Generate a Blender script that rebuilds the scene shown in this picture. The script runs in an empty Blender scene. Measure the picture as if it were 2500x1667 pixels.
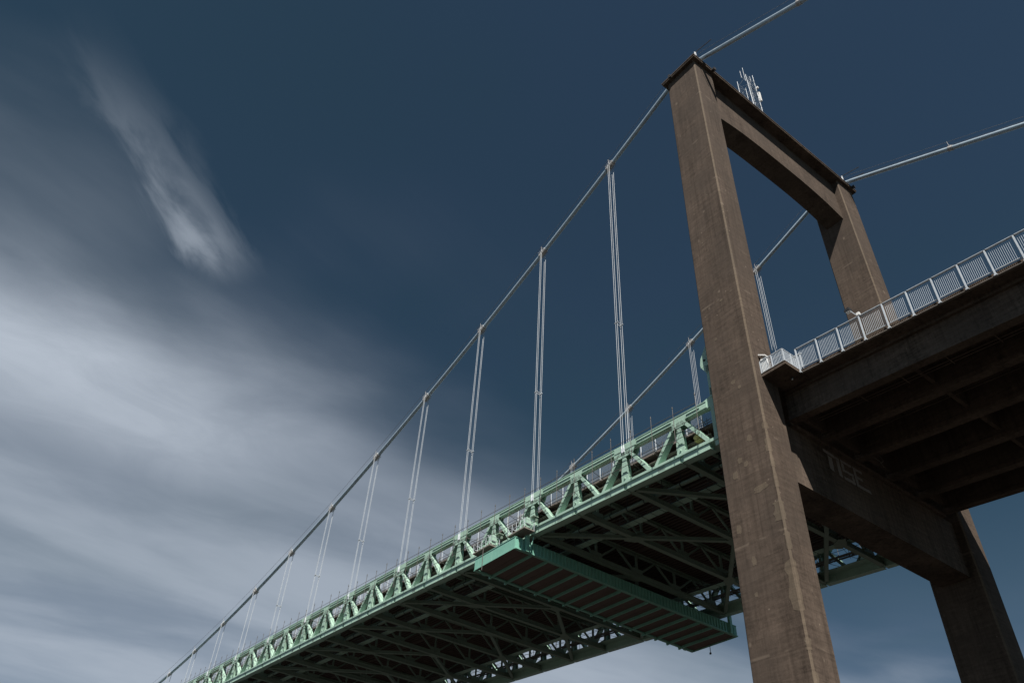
import bpy, math, random
from mathutils import Vector, Matrix
random.seed(7)
S = bpy.context.scene
COL = S.collection

# ------------------------------------------------------------------ camera
CAM = Vector((-36.5615, 69.8566, 4.0589))
R_ = Vector((-0.60719857, -0.79306963, 0.04848144))
U_ = Vector((-0.49901278, 0.42811954, 0.75345863))
F_ = Vector((0.61830101, -0.43330614, 0.65570546))
cd = bpy.data.cameras.new('camera')
cam = bpy.data.objects.new('camera', cd)
COL.objects.link(cam)
cam.matrix_world = Matrix(((R_.x, U_.x, -F_.x, CAM.x), (R_.y, U_.y, -F_.y, CAM.y),
                           (R_.z, U_.z, -F_.z, CAM.z), (0, 0, 0, 1)))
cd.sensor_width = 36
cd.lens = 36 * 1942.03 / 2500
cd.clip_start = 0.5
cd.clip_end = 9000
S.camera = cam

# ------------------------------------------------------------------ light
SUN = Vector((-0.588, 0.40, 1.0)).normalized()          # towards the sun
EL = math.asin(SUN.z)
sl = bpy.data.lights.new('sun', 'SUN')
sl.energy = 5.0
sl.angle = math.radians(0.53)
sl.color = (1.0, 0.94, 0.86)
sun = bpy.data.objects.new('sun', sl)
COL.objects.link(sun)
sun.rotation_euler = SUN.to_track_quat('Z', 'Y').to_euler()
sun.location = (-200, 110, 300)
S.view_settings.view_transform = 'Standard'
S.view_settings.look = 'None'
S.view_settings.exposure = 0.62
S.view_settings.gamma = 1
S.view_settings.use_curve_mapping = False

W = bpy.data.worlds.new('World')
S.world = W
W.use_nodes = True
nt = W.node_tree
nt.nodes.clear()


class NG:
    """small node-graph helper"""
    def __init__(s, tree):
        s.t = tree

    def n(s, typ, **kw):
        nd = s.t.nodes.new(typ)
        for k, v in kw.items():
            setattr(nd, k, v)
        return nd

    def link(s, a, b):
        s.t.links.new(a, b)

    def put(s, inp, v):
        if isinstance(v, bpy.types.NodeSocket):
            s.link(v, inp)
        else:
            inp.default_value = v

    def math(s, op, a, b=0.0, c=None, clamp=False):
        nd = s.n('ShaderNodeMath', operation=op, use_clamp=clamp)
        s.put(nd.inputs[0], a)
        s.put(nd.inputs[1], b)
        if c is not None:
            s.put(nd.inputs[2], c)
        return nd.outputs[0]

    def rng(s, v, a, b, lo=0.0, hi=1.0, smooth=True):
        nd = s.n('ShaderNodeMapRange')
        nd.interpolation_type = 'SMOOTHSTEP' if smooth else 'LINEAR'
        s.put(nd.inputs[0], v)
        for i, x in enumerate((a, b, lo, hi)):
            nd.inputs[1 + i].default_value = x
        return nd.outputs[0]

    def noise(s, vec, scale, detail=4, rough=0.55, dist=0.0):
        nd = s.n('ShaderNodeTexNoise')
        s.link(vec, nd.inputs['Vector'])
        nd.inputs['Scale'].default_value = scale
        nd.inputs['Detail'].default_value = detail
        nd.inputs['Roughness'].default_value = rough
        nd.inputs['Distortion'].default_value = dist
        return nd.outputs[0]

    def mapping(s, vec, scale=(1, 1, 1), rot=(0, 0, 0), loc=(0, 0, 0)):
        nd = s.n('ShaderNodeMapping')
        s.link(vec, nd.inputs[0])
        nd.inputs['Location'].default_value = loc
        nd.inputs['Rotation'].default_value = rot
        nd.inputs['Scale'].default_value = scale
        return nd.outputs[0]

    def mix(s, f, a, b, blend='MIX'):
        nd = s.n('ShaderNodeMix', data_type='RGBA', blend_type=blend)
        s.put(nd.inputs[0], f)
        for i, v in ((6, a), (7, b)):
            if isinstance(v, (tuple, list)):
                v = tuple(v) + (1,) if len(v) == 3 else tuple(v)
            s.put(nd.inputs[i], v)
        return nd.outputs[2]


g = NG(nt)
out = g.n('ShaderNodeOutputWorld')
bg = g.n('ShaderNodeBackground')
bg.inputs['Strength'].default_value = 0.05
g.link(bg.outputs[0], out.inputs[0])
sky = g.n('ShaderNodeTexSky')
sky.sky_type = 'NISHITA'
sky.sun_disc = False
sky.sun_elevation = EL
sky.sun_rotation = math.atan2(SUN.x, SUN.y)
sky.altitude = 0
sky.air_density = 0.58
sky.dust_density = 0.0
sky.ozone_density = 3.0
tc = g.n('ShaderNodeTexCoord')
sep = g.n('ShaderNodeSeparateXYZ')
g.link(tc.outputs['Generated'], sep.inputs[0])
zc = g.math('MAXIMUM', sep.outputs[2], 0.06)
px = g.math('DIVIDE', sep.outputs[0], zc)
py = g.math('DIVIDE', sep.outputs[1], zc)
cmb = g.n('ShaderNodeCombineXYZ')
g.link(px, cmb.inputs[0])
g.link(py, cmb.inputs[1])
P = cmb.outputs[0]                                        # cirrus sheet, seen from below
big = g.noise(P, 0.9, 3, 0.5, 0.3)
mid = g.noise(g.mapping(P, (1, 0.55, 1), (0, 0, math.radians(-55)), (3.1, 1.7, 0)), 1.6, 7, 0.50, 0.5)
fine = g.noise(g.mapping(P, (1, 0.6, 1), (0, 0, math.radians(-48)), (1.2, 0.4, 0)), 5.0, 8, 0.62, 0.7)
# the cloud bank over the strait: thickens towards +x
edge = g.math('MULTIPLY_ADD', py, 0.12, px)
edge = g.math('ADD', edge, g.math('MULTIPLY', g.math('SUBTRACT', big, 0.5), 0.9))
edge = g.math('ADD', edge, g.math('MULTIPLY', g.math('SUBTRACT', mid, 0.5), 0.5))
bank = g.rng(edge, 0.94, 2.05)
tex = g.math('ADD', g.math('MULTIPLY', mid, 0.82), g.math('MULTIPLY', fine, 0.18))
tex = g.rng(tex, 0.30, 0.68, 0.58, 1.08)
bank = g.math('MULTIPLY', bank, tex)
# bright long roll inside the bank
rl = g.math('ADD', g.math('MULTIPLY_ADD', py, 0.02, px), g.math('MULTIPLY', g.math('SUBTRACT', mid, 0.5), 0.45))
roll = g.math('MULTIPLY', g.rng(rl, 1.18, 1.60), g.rng(rl, 1.60, 2.05, 1.0, 0.0))
roll = g.math('MULTIPLY', roll, g.rng(py, -0.85, -0.10, 0.0, 1.0))
# a lone wisp ahead of it, head at (1.09,-.12), tail up to (.85,.16)
ax, ay = -0.664, 0.747
u = g.math('ADD', g.math('MULTIPLY', g.math('SUBTRACT', px, 1.09), ax), g.math('MULTIPLY', g.math('ADD', py, 0.12), ay))
v = g.math('ADD', g.math('MULTIPLY', g.math('SUBTRACT', px, 1.09), -ay), g.math('MULTIPLY', g.math('ADD', py, 0.12), ax))
cuv = g.n('ShaderNodeCombineXYZ')
g.link(g.math('MULTIPLY', u, 5.0), cuv.inputs[0])
g.link(g.math('MULTIPLY', v, 15.0), cuv.inputs[1])
feather = g.noise(cuv.outputs[0], 1.0, 5, 0.55, 0.4)
v = g.math('ADD', v, g.math('MULTIPLY', g.math('SUBTRACT', feather, 0.5), 0.16))
v = g.math('ADD', v, g.math('MULTIPLY', g.math('SUBTRACT', big, 0.5), 0.12))
vw = g.math('MULTIPLY_ADD', u, -0.04, 0.066)
vn = g.math('DIVIDE', g.math('ABSOLUTE', v), vw)
wisp = g.math('MULTIPLY', g.rng(vn, 0.0, 1.25, 1.0, 0.0), g.math('MULTIPLY', g.rng(u, -0.10, 0.05), g.math('POWER', g.rng(u, -0.02, 0.46, 1.0, 0.0, False), 1.6)))
wisp = g.math('MULTIPLY', wisp, g.rng(feather, 0.30, 0.66, 0.35, 1.1))
# thin veil trailing from the wisp and scattered elsewhere
veil = g.math('MULTIPLY', g.rng(mid, 0.50, 0.78), g.rng(big, 0.45, 0.62))
veil = g.math('MULTIPLY', veil, g.rng(px, 0.35, 1.1, 0.15, 1.0))
hz = g.math('ADD', g.math('POWER', g.math('SUBTRACT', px, 1.07), 2.0), g.math('POWER', g.math('SUBTRACT', py, 0.16), 2.0))
haze_ = g.math('MULTIPLY', g.rng(hz, 0.0, 0.07, 1.0, 0.0), g.rng(mid, 0.35, 0.65, 0.2, 1.0))
c = g.math('ADD', g.math('MULTIPLY', bank, 0.57), g.math('MULTIPLY', haze_, 0.11))
c = g.math('ADD', c, g.math('MULTIPLY', g.math('MULTIPLY', roll, g.rng(fine, 0.3, 0.7, 0.85, 1.1)), 0.40))
c = g.math('ADD', c, g.math('MULTIPLY', wisp, 0.52))
c = g.math('ADD', c, g.math('MULTIPLY', veil, 0.05))
c = g.math('ADD', c, g.math('MULTIPLY', g.rng(sep.outputs[2], 0.05, 0.50, 1.0, 0.0), g.rng(mid, 0.3, 0.7, 0.10, 0.22)))
c = g.math('MINIMUM', c, 0.92)
hs = g.n('ShaderNodeHueSaturation')
hs.inputs['Saturation'].default_value = 0.92
hs.inputs['Value'].default_value = 1.0
g.link(sky.outputs[0], hs.inputs['Color'])
tint = g.mix(g.rng(big, 0.36, 0.64), (0.545, 0.75, 0.645), (0.58, 0.74, 0.69))
tint = g.mix(1.0, hs.outputs[0], tint, 'MULTIPLY')
skyc = g.mix(c, tint, (6.45, 7.2, 8.25))
g.link(skyc, bg.inputs['Color'])

# ------------------------------------------------------------------ materials


def material(name, rough=0.6, metal=0.0):
    m = bpy.data.materials.new(name)
    m.use_nodes = True
    t = m.node_tree
    b = t.nodes['Principled BSDF']
    b.inputs['Roughness'].default_value = rough
    b.inputs['Metallic'].default_value = metal
    return m, NG(t), b


def coords(q):
    # world position, so that texture runs on from one piece to the next
    return q.n('ShaderNodeNewGeometry').outputs['Position']


def concrete(name, base, patch, var=1.0):
    m, q, b = material(name, 0.9)
    p = coords(q)
    s1 = q.noise(q.mapping(p, (1, 1, 0.28)), 0.35, 6, 0.66)
    s2 = q.noise(q.mapping(p, (0.5, 0.5, 5.0)), 0.8, 5, 0.7)      # lifts of the climbing form
    s3 = q.noise(q.mapping(p, (3.6, 3.6, 0.22)), 1.0, 5, 0.65)      # vertical board marks, runs
    s4 = q.noise(p, 9.0, 5, 0.7)
    s5 = q.noise(p, 3.2, 4, 0.7)
    v = q.math('ADD', q.math('MULTIPLY', s1, 0.30), q.math('MULTIPLY', s2, 0.24))
    v = q.math('ADD', v, q.math('MULTIPLY', s3, 0.17))
    v = q.math('ADD', v, q.math('MULTIPLY', s4, 0.11))
    v = q.math('ADD', v, q.math('MULTIPLY', s5, 0.18))
    v = q.rng(v, 0.40, 0.60, 1 - 0.56 * var, 1 + 0.52 * var, False)
    col = q.mix(1.0, base, v, 'MULTIPLY')
    # warm / cold drift
    col = q.mix(q.rng(q.noise(p, 0.16, 3, 0.5), 0.40, 0.66, 0, 0.5), col, tuple(x * k for x, k in zip(base, (0.80, 0.84, 0.88))))
    # repair mortar: blobs of a paler mix at sparse places
    vo = q.n('ShaderNodeTexVoronoi', feature='F1')
    q.link(q.mapping(p, (1, 1, 0.72)), vo.inputs['Vector'])
    vo.inputs['Scale'].default_value = 0.42
    vo.inputs['Randomness'].default_value = 1.0
    sc = q.n('ShaderNodeSeparateColor')
    q.link(vo.outputs['Color'], sc.inputs[0])
    size = q.math('MULTIPLY_ADD', sc.outputs[1], 0.06, 0.04)
    dd = q.math('ADD', vo.outputs['Distance'], q.math('MULTIPLY', q.math('SUBTRACT', s4, 0.5), 0.055))
    blob = q.rng(q.math('SUBTRACT', dd, size), -0.03, 0.015, 1, 0)
    blob = q.math('MULTIPLY', blob, q.rng(sc.outputs[0], 0.42, 0.50))
    col = q.mix(q.math('MULTIPLY', blob, 0.62), col, patch)
    # small chalky efflorescence specks
    vs = q.n('ShaderNodeTexVoronoi', feature='F1')
    q.link(p, vs.inputs['Vector'])
    vs.inputs['Scale'].default_value = 1.3
    sc2 = q.n('ShaderNodeSeparateColor')
    q.link(vs.outputs['Color'], sc2.inputs[0])
    sp = q.math('MULTIPLY', q.rng(vs.outputs['Distance'], 0.06, 0.13, 1, 0), q.rng(sc2.outputs[2], 0.72, 0.78))
    col = q.mix(q.math('MULTIPLY', sp, 0.7), col, tuple(min(0.7, x * 1.25) for x in patch))
    # dark water runs
    runs = q.noise(q.mapping(p, (2.4, 2.4, 0.06)), 1.0, 3, 0.6)
    col = q.mix(q.rng(runs, 0.52, 0.72, 0, 0.45 * var), col, tuple(x * 0.42 for x in base))
    # form panel seams every 1.55 m, dark hairlines that come and go
    sz = q.n('ShaderNodeSeparateXYZ')
    q.link(p, sz.inputs[0])
    fz = q.math('FRACT', q.math('DIVIDE', q.math('ADD', sz.outputs[2], q.math('MULTIPLY', s5, 0.05)), 1.55))
    seam = q.math('MULTIPLY', q.rng(fz, 0.0, 0.02, 0, 1), q.rng(fz, 0.035, 0.06, 1, 0))
    seam = q.math('MULTIPLY', seam, q.rng(q.noise(p, 0.6, 3, 0.6), 0.42, 0.60))
    col = q.mix(q.math('MULTIPLY', seam, 0.5), col, tuple(x * 0.5 for x in base))
    # weathering tide marks between lifts
    fl_ = q.math('FRACT', q.math('DIVIDE', sz.outputs[2], 4.65))
    col = q.mix(q.math('MULTIPLY', q.rng(fl_, 0.0, 1.0, 0.0, 0.30, False), q.rng(s1, 0.42, 0.6)), col, tuple(x * 0.62 for x in base))
    # pits
    pv = q.n('ShaderNodeTexVoronoi', feature='F1')
    q.link(p, pv.inputs['Vector'])
    pv.inputs['Scale'].default_value = 2.6
    pc = q.n('ShaderNodeSeparateColor')
    q.link(pv.outputs['Color'], pc.inputs[0])
    pit = q.math('MULTIPLY', q.rng(pv.outputs['Distance'], 0.05, 0.16, 1, 0), q.rng(pc.outputs[1], 0.66, 0.72))
    col = q.mix(q.math('MULTIPLY', pit, 0.5), col, tuple(x * 0.45 for x in base))
    # pale construction joints every 9 m, broken up
    sx = q.n('ShaderNodeSeparateXYZ')
    q.link(p, sx.inputs[0])
    fr = q.math('FRACT', q.math('DIVIDE', q.math('ADD', sx.outputs[2], 1.2), 9.2))
    ln = q.math('MULTIPLY', q.rng(fr, 0.0, 0.012, 0, 1), q.rng(fr, 0.022, 0.036, 1, 0))
    ln = q.math('MULTIPLY', ln, q.rng(q.noise(p, 0.45, 3, 0.6), 0.52, 0.60))
    col = q.mix(q.math('MULTIPLY', ln, 0.4), col, patch)
    q.link(col, b.inputs['Base Color'])
    bp = q.n('ShaderNodeBump')
    bp.inputs['Strength'].default_value = 0.35
    bp.inputs['Distance'].default_value = 0.04
    q.link(q.math('ADD', q.math('MULTIPLY', s3, 0.5), q.math('MULTIPLY', s4, 0.5)), bp.inputs['Height'])
    q.link(bp.outputs[0], b.inputs['Normal'])
    b.inputs['Specular IOR Level'].default_value = 0.12
    return m


def paint(name, base, rough=0.5, dirt=(0.10, 0.11, 0.09), amt=0.35, rust=0.0, grain=1.0):
    m, q, b = material(name, rough)
    p = coords(q)
    a = q.noise(p, 0.5, 4, 0.6)
    st = q.noise(q.mapping(p, (3.0, 3.0, 0.35)), 1.2, 5, 0.65)
    f = q.noise(p, 7.0 * grain, 4, 0.7)
    v = q.rng(q.math('ADD', q.math('MULTIPLY', a, 0.6), q.math('MULTIPLY', f, 0.4)), 0.35, 0.65, 0.86, 1.10, False)
    col = q.mix(1.0, base, v, 'MULTIPLY')
    col = q.mix(q.rng(st, 0.52, 0.75, 0, amt), col, dirt)
    if rust > 0:
        r = q.math('MULTIPLY', q.rng(f, 0.60, 0.72), q.rng(a, 0.5, 0.62))
        col = q.mix(q.math('MULTIPLY', r, rust), col, (0.16, 0.07, 0.035))
    q.link(col, b.inputs['Base Color'])
    q.link(q.rng(f, 0.3, 0.7, rough - 0.08, rough + 0.12), b.inputs['Roughness'])
    return m


M = {}
M['tower'] = concrete('tower_concrete', (0.089, 0.0675, 0.0535), (0.20, 0.16, 0.127))
M['approach'] = concrete('approach_concrete', (0.10, 0.077, 0.061), (0.15, 0.122, 0.10), 1.25)
M['mortar'] = concrete('repair_mortar', (0.132, 0.104, 0.078), (0.19, 0.152, 0.118), 0.6)
M['green'] = paint('green_paint', (0.345, 0.51, 0.42), 0.5, (0.19, 0.26, 0.215), 0.55, 0.9)
M['greenshade'] = paint('shaded_green_paint', (0.20, 0.27, 0.215), 0.6, (0.10, 0.11, 0.085), 0.45, 0.7)  # same green paint, darkened to deepen the shade under the deck
M['teal'] = paint('traveller_paint', (0.20, 0.45, 0.36), 0.5, (0.40, 0.60, 0.51), 0.45, 0.35)
M['white'] = paint('white_steel', (0.50, 0.55, 0.60), 0.45, (0.33, 0.32, 0.31), 0.35, 0.45)
M['cable'] = paint('cable_wrap', (0.40, 0.50, 0.585), 0.28, (0.33, 0.41, 0.47), 0.3, 0, 0.25)
M['cable'].node_tree.nodes['Principled BSDF'].inputs['Metallic'].default_value = 0.15
M['rope'] = paint('galvanised_rope', (0.46, 0.505, 0.55), 0.45, (0.55, 0.55, 0.55), 0.15, 0, 0.3)
M['clamp'] = paint('clamp_steel', (0.44, 0.44, 0.44), 0.5, (0.20, 0.17, 0.15), 0.5, 0.6)
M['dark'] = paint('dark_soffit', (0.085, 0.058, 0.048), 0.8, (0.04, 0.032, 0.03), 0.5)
M['scaff'] = paint('scaffold_tube', (0.10, 0.095, 0.09), 0.55, (0.06, 0.045, 0.04), 0.5)
M['plank'] = paint('weathered_plank', (0.20, 0.175, 0.155), 0.8, (0.10, 0.085, 0.075), 0.5)
M['edge'] = concrete('edge_beam_concrete', (0.19, 0.168, 0.15), (0.30, 0.265, 0.235), 0.9)
M['black'] = paint('black_steel', (0.025, 0.025, 0.028), 0.55, (0.05, 0.05, 0.05), 0.3)
M['roof'] = paint('cap_roofing', (0.10, 0.085, 0.075), 0.85, (0.05, 0.045, 0.04), 0.5)
M['whitebox'] = paint('white_cabinet_paint', (0.80, 0.80, 0.78), 0.4, (0.5, 0.5, 0.48), 0.15)
M['sack'] = paint('yellow_sack', (0.55, 0.47, 0.20), 0.8, (0.3, 0.27, 0.15), 0.4)
M['sprayed'] = paint('faded_spray_paint', (0.215, 0.198, 0.185), 0.85, (0.12, 0.105, 0.09), 0.95)
M['ground'] = paint('asphalt_ground', (0.022, 0.019, 0.016), 0.95, (0.015, 0.013, 0.011), 0.5)


def water_mat():
    m, q, b = material('harbour_water', 0.12)
    b.inputs['Base Color'].default_value = (0.012, 0.022, 0.024, 1)
    p = coords(q)
    bp = q.n('ShaderNodeBump')
    bp.inputs['Strength'].default_value = 0.5
    bp.inputs['Distance'].default_value = 0.3
    q.link(q.noise(p, 0.6, 4, 0.6), bp.inputs['Height'])
    q.link(bp.outputs[0], b.inputs['Normal'])
    return m


M['water'] = water_mat()
M['bolt'] = paint('dark_bolts', (0.10, 0.115, 0.10), 0.6, (0.12, 0.07, 0.05), 0.5)  # bolt heads darker than the green plates
M['galv'] = paint('grey_railing_steel', (0.30, 0.33, 0.36), 0.5, (0.2, 0.2, 0.2), 0.4, 0.4)
M['brown'] = paint('brown_boards', (0.15, 0.11, 0.098), 0.8, (0.07, 0.05, 0.045), 0.5)
M['asphalt'] = paint('road_asphalt', (0.025, 0.024, 0.024), 0.9, (0.024, 0.024, 0.024), 0.4)

# ------------------------------------------------------------------ mesh helpers
V = Vector


class MB:
    def __init__(s):
        s.v = []
        s.f = []
        s.smooth = []

    def add(s, verts, faces, smooth=False):
        o = len(s.v)
        s.v += [tuple(x) for x in verts]
        for f in faces:
            s.f.append([i + o for i in f])
            s.smooth.append(smooth)
        return s

    def box(s, x0, x1, y0, y1, z0, z1):
        s.add([(x, y, z) for x in (x0, x1) for y in (y0, y1) for z in (z0, z1)],
              [(0, 1, 3, 2), (4, 6, 7, 5), (0, 4, 5, 1), (2, 3, 7, 6), (0, 2, 6, 4), (1, 5, 7, 3)])
        return s

    def beam(s, p0, p1, w, h, up=(0, 0, 1), a0=0.0, a1=0.0):
        p0, p1, up = V(p0), V(p1), V(up)
        d = (p1 - p0).normalized()
        p0 = p0 - d * a0
        p1 = p1 + d * a1
        side = d.cross(up)
        if side.length < 1e-4:
            side = d.cross(V((1, 0, 0)))
        side.normalize()
        u = side.cross(d)
        q = [p + side * (i * w / 2) + u * (j * h / 2) for p in (p0, p1) for i, j in ((-1, -1), (1, -1), (1, 1), (-1, 1))]
        s.add(q, [(3, 2, 1, 0), (4, 5, 6, 7), (0, 1, 5, 4), (1, 2, 6, 5), (2, 3, 7, 6), (3, 0, 4, 7)])
        return s

    def ibeam(s, p0, p1, w, h, up=(0, 0, 1), tf=0.06, tw=0.08):
        """two flanges of width w, h apart along up, joined by a web"""
        p0, p1 = V(p0), V(p1)
        d = (p1 - p0).normalized()
        side = d.cross(V(up)).normalized()
        u = side.cross(d)
        for k in (-1, 1):
            o = u * (k * (h - tf) / 2)
            s.beam(p0 + o, p1 + o, w, tf, up)
        s.beam(p0, p1, tw, h - 2 * tf, up)
        return s

    def tube(s, p0, p1, r, n=8, r1=None, caps=True):
        p0, p1 = V(p0), V(p1)
        r1 = r if r1 is None else r1
        d = (p1 - p0).normalized()
        a = d.cross(V((0, 0, 1)))
        if a.length < 1e-3:
            a = V((1, 0, 0))
        a.normalize()
        b = d.cross(a)
        vs = []
        for p, rr in ((p0, r), (p1, r1)):
            for i in range(n):
                t = 2 * math.pi * i / n
                vs.append(p + a * (math.cos(t) * rr) + b * (math.sin(t) * rr))
        s.add(vs, [(i, (i + 1) % n, n + (i + 1) % n, n + i) for i in range(n)], True)
        if caps:
            s.add(vs, [tuple(range(n))[::-1], tuple(range(n, 2 * n))])
        return s

    def sweep(s, pts, r, n=10):
        pts = [V(p) for p in pts]
        vs = []
        for k, p in enumerate(pts):
            d = (pts[min(k + 1, len(pts) - 1)] - pts[max(k - 1, 0)]).normalized()
            a = d.cross(V((0, 0, 1))).normalized()
            b = d.cross(a)
            for i in range(n):
                t = 2 * math.pi * i / n
                vs.append(p + a * (math.cos(t) * r) + b * (math.sin(t) * r))
        fs = []
        for k in range(len(pts) - 1):
            for i in range(n):
                fs.append((k * n + i, k * n + (i + 1) % n, (k + 1) * n + (i + 1) % n, (k + 1) * n + i))
        s.add(vs, fs, True)
        return s

    def prism(s, poly, ax, t0, t1):
        """poly in the two axes other than ax, thickness along ax"""
        def mk(p, t):
            q = list(p)
            q.insert(ax, t)
            return tuple(q)
        n = len(poly)
        vs = [mk(p, t0) for p in poly] + [mk(p, t1) for p in poly]
        s.add(vs, [tuple(range(n))[::-1], tuple(range(n, 2 * n))] +
              [(i, (i + 1) % n, n + (i + 1) % n, n + i) for i in range(n)])
        return s

    def loft(s, a, b):
        n = len(a)
        s.add(list(a) + list(b), [tuple(range(n))[::-1], tuple(range(n, 2 * n))] +
              [(i, (i + 1) % n, n + (i + 1) % n, n + i) for i in range(n)])
        return s


def fix_normals(me, weld=False):
    import bmesh
    bm = bmesh.new()
    bm.from_mesh(me)
    if weld:
        bmesh.ops.remove_doubles(bm, verts=bm.verts, dist=0.0005)
    bmesh.ops.recalc_face_normals(bm, faces=bm.faces)
    bm.to_mesh(me)
    bm.free()


def obj(name, mb, mat, parent=None, label=None, kind=None):
    me = bpy.data.meshes.new(name)
    me.from_pydata(mb.v, [], mb.f)
    me.polygons.foreach_set('use_smooth', mb.smooth)
    me.update()
    fix_normals(me, name == 'upper_crossbeam')
    me.materials.append(M[mat] if isinstance(mat, str) else mat)
    o = bpy.data.objects.new(name, me)
    COL.objects.link(o)
    if parent is not None:
        o.parent = parent
        w = V((0, 0, 0))
        q = parent
        while q is not None:
            w += q.location
            q = q.parent
        o.location = -w
    if label:
        o['label'] = label
    if kind:
        o['kind'] = kind
    return o


def again(src, parent, shift):
    """copy of one mesh piece, moved by shift"""
    o = src.copy()
    COL.objects.link(o)
    o.parent = parent
    o.location = src.location + V(shift)
    return o


def thing(name, label, cat, loc=(0, 0, 0), group=None):
    o = bpy.data.objects.new(name, None)
    COL.objects.link(o)
    o.location = loc
    o.empty_display_size = 0.5
    o['label'] = label
    o['category'] = cat
    if group:
        o['group'] = group
    return o


def tag(o, label, cat, group=None):
    o['label'] = label
    o['category'] = cat
    if group:
        o['group'] = group
    return o


# ------------------------------------------------------------------ shared measures
HY = 16.92                        # cable planes at y = +-HY
PITCH = 16.0                      # hanger spacing


def zc_main(x): return 110.863 - 0.428044 * x + 0.00100481 * x * x
def zc_side(x): return 110.863 + 0.489363 * x          # x < 0
def zT(x): return 52.65 + 0.05485 * x - 4.335e-5 * x * x     # top of the top chord
def zB(x): return zT(x) - 5.6                                # bottom of the bottom chord


XT = -0.198
def leg_d(z): return 2.66958 + 0.0025075 * (50 - z)
def leg_b(z): return 18.26293 + 0.00111745 * (50 - z)
def leg_w(z): return 3.38782 - 0.0078937 * (50 - z)


CAPZ = 108.1

# ------------------------------------------------------------------ ground and water
gm = MB()
gm.add([(-900, -900, 2.4), (190, -900, 2.4), (190, 900, 2.4), (-900, 900, 2.4)], [(0, 1, 2, 3)])
o = obj('ground', gm, 'ground')
o['kind'] = 'structure'
wm = MB()
wm.add([(-4000, -4000, 0), (4000, -4000, 0), (4000, 4000, 0), (-4000, 4000, 0)], [(0, 1, 2, 3)])
o = obj('water', wm, 'water')
o['kind'] = 'structure'
qm = MB().box(189.9, 191.5, -900, 900, -2, 2.55)
o = obj('quay_wall', qm, 'approach')
o['kind'] = 'structure'

# ------------------------------------------------------------------ the tower
tower = thing('bridge_tower', 'brown weathered concrete portal tower with two legs and two crossbeams', 'bridge tower', (XT, 0, 2.4))


def leg_ring(z, sgn, ch=0.15):
    d, b, w = leg_d(z), leg_b(z), leg_w(z)
    x0, x1 = XT - d, XT + d
    y0, y1 = (b - w, b) if sgn > 0 else (-b, -b + w)
    return [(x0 + ch, y0, z), (x1 - ch, y0, z), (x1, y0 + ch, z), (x1, y1 - ch, z), (x1 - ch, y1, z),
            (x0 + ch, y1, z), (x0, y1 - ch, z), (x0, y0 + ch, z)]


legs = []
for sgn, lab in ((1, 'near tower leg, sunlit brown concrete with pale repair patches'), (-1, 'far tower leg, partly in the shade of the deck')):
    lm = MB()
    zs = [0.5 + (CAPZ - 0.5) * i / 12 for i in range(13)]
    rings = [leg_ring(z, sgn) for z in zs]
    n = 8
    vs = [p for r in rings for p in r]
    fs = [(k * n + i, k * n + (i + 1) % n, (k + 1) * n + (i + 1) % n, (k + 1) * n + i) for k in range(12) for i in range(n)]
    fs += [tuple(range(n))[::-1], tuple(range(12 * n, 13 * n))]
    lm.add(vs, fs)
    lo_ = obj('leg', lm, 'tower', tower, lab)
    lo_.data.materials.append(M['mortar'])
    for k in range(12):
        lo_.data.polygons[k * 8 + 5].material_index = 1
    legs.append(lo_)

BX0, BX1 = -1.92, 1.40            # crossbeam faces, recessed behind the leg faces
uz0, uz1 = 99.1, CAPZ
yi = leg_b(103) - leg_w(103) + 0.5
UX0, UX1 = -1.70, 1.22
prof = []
for i in range(25):                                          # soffit rises towards mid-span
    y = -yi + 2 * yi * i / 24
    prof.append((y, 101.25 - 1.55 * min(1.0, abs(y) / 14.45) ** 3))
ub = MB()
for (ya, za), (yb_, zb_) in zip(prof, prof[1:]):
    o_ = len(ub.v)
    ub.v += [(UX0, ya, za), (UX1, ya, za), (UX0, yb_, zb_), (UX1, yb_, zb_), (UX0, ya, uz1 - 0.003), (UX1, ya, uz1 - 0.003), (UX0, yb_, uz1 - 0.003), (UX1, yb_, uz1 - 0.003)]
    for f in ((0, 1, 3, 2), (0, 2, 6, 4), (1, 5, 7, 3), (4, 6, 7, 5)):
        ub.f.append([o_ + i for i in f])
        ub.smooth.append(False)
obj('upper_crossbeam', ub, 'tower', tower)
lz0, lz1 = 42.4, 48.62
yi2 = leg_b(45) - leg_w(45) + 0.5
lowb = obj('lower_crossbeam', MB().box(BX0, BX1, -yi2, yi2, lz0, lz1), 'approach', tower, 'lower crossbeam, in the shade below the deck')
# roof slab with a drip rim
cap = MB().box(-3.22, 2.83, -18.75, 18.72, CAPZ, CAPZ + 0.30)
cap.box(-3.30, 2.91, -18.83, 18.80, CAPZ + 0.303, CAPZ + 0.46)
cap = obj('roof_slab', cap, 'approach', tower)
# lifting brackets under the rim
for sy in (1, -1):
    bm_ = MB()
    yb = 14.9 if sy > 0 else -17.55
    bm_.box(-3.75, -3.05, yb - 0.22, yb + 0.22, CAPZ + 0.02, CAPZ + 0.28)
    bm_.box(-3.75, -3.6, yb - 0.18, yb + 0.18, CAPZ - 0.25, CAPZ + 0.02)
    obj('lifting_bracket', bm_, 'black', tower)
bm_ = MB().box(1.0, 1.35, 18.72, 19.15, CAPZ + 0.02, CAPZ + 0.28)
bm_.box(1.05, 1.3, 19.0, 19.15, CAPZ - 0.35, CAPZ + 0.02)
obj('lifting_bracket', bm_, 'black', tower)

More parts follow.
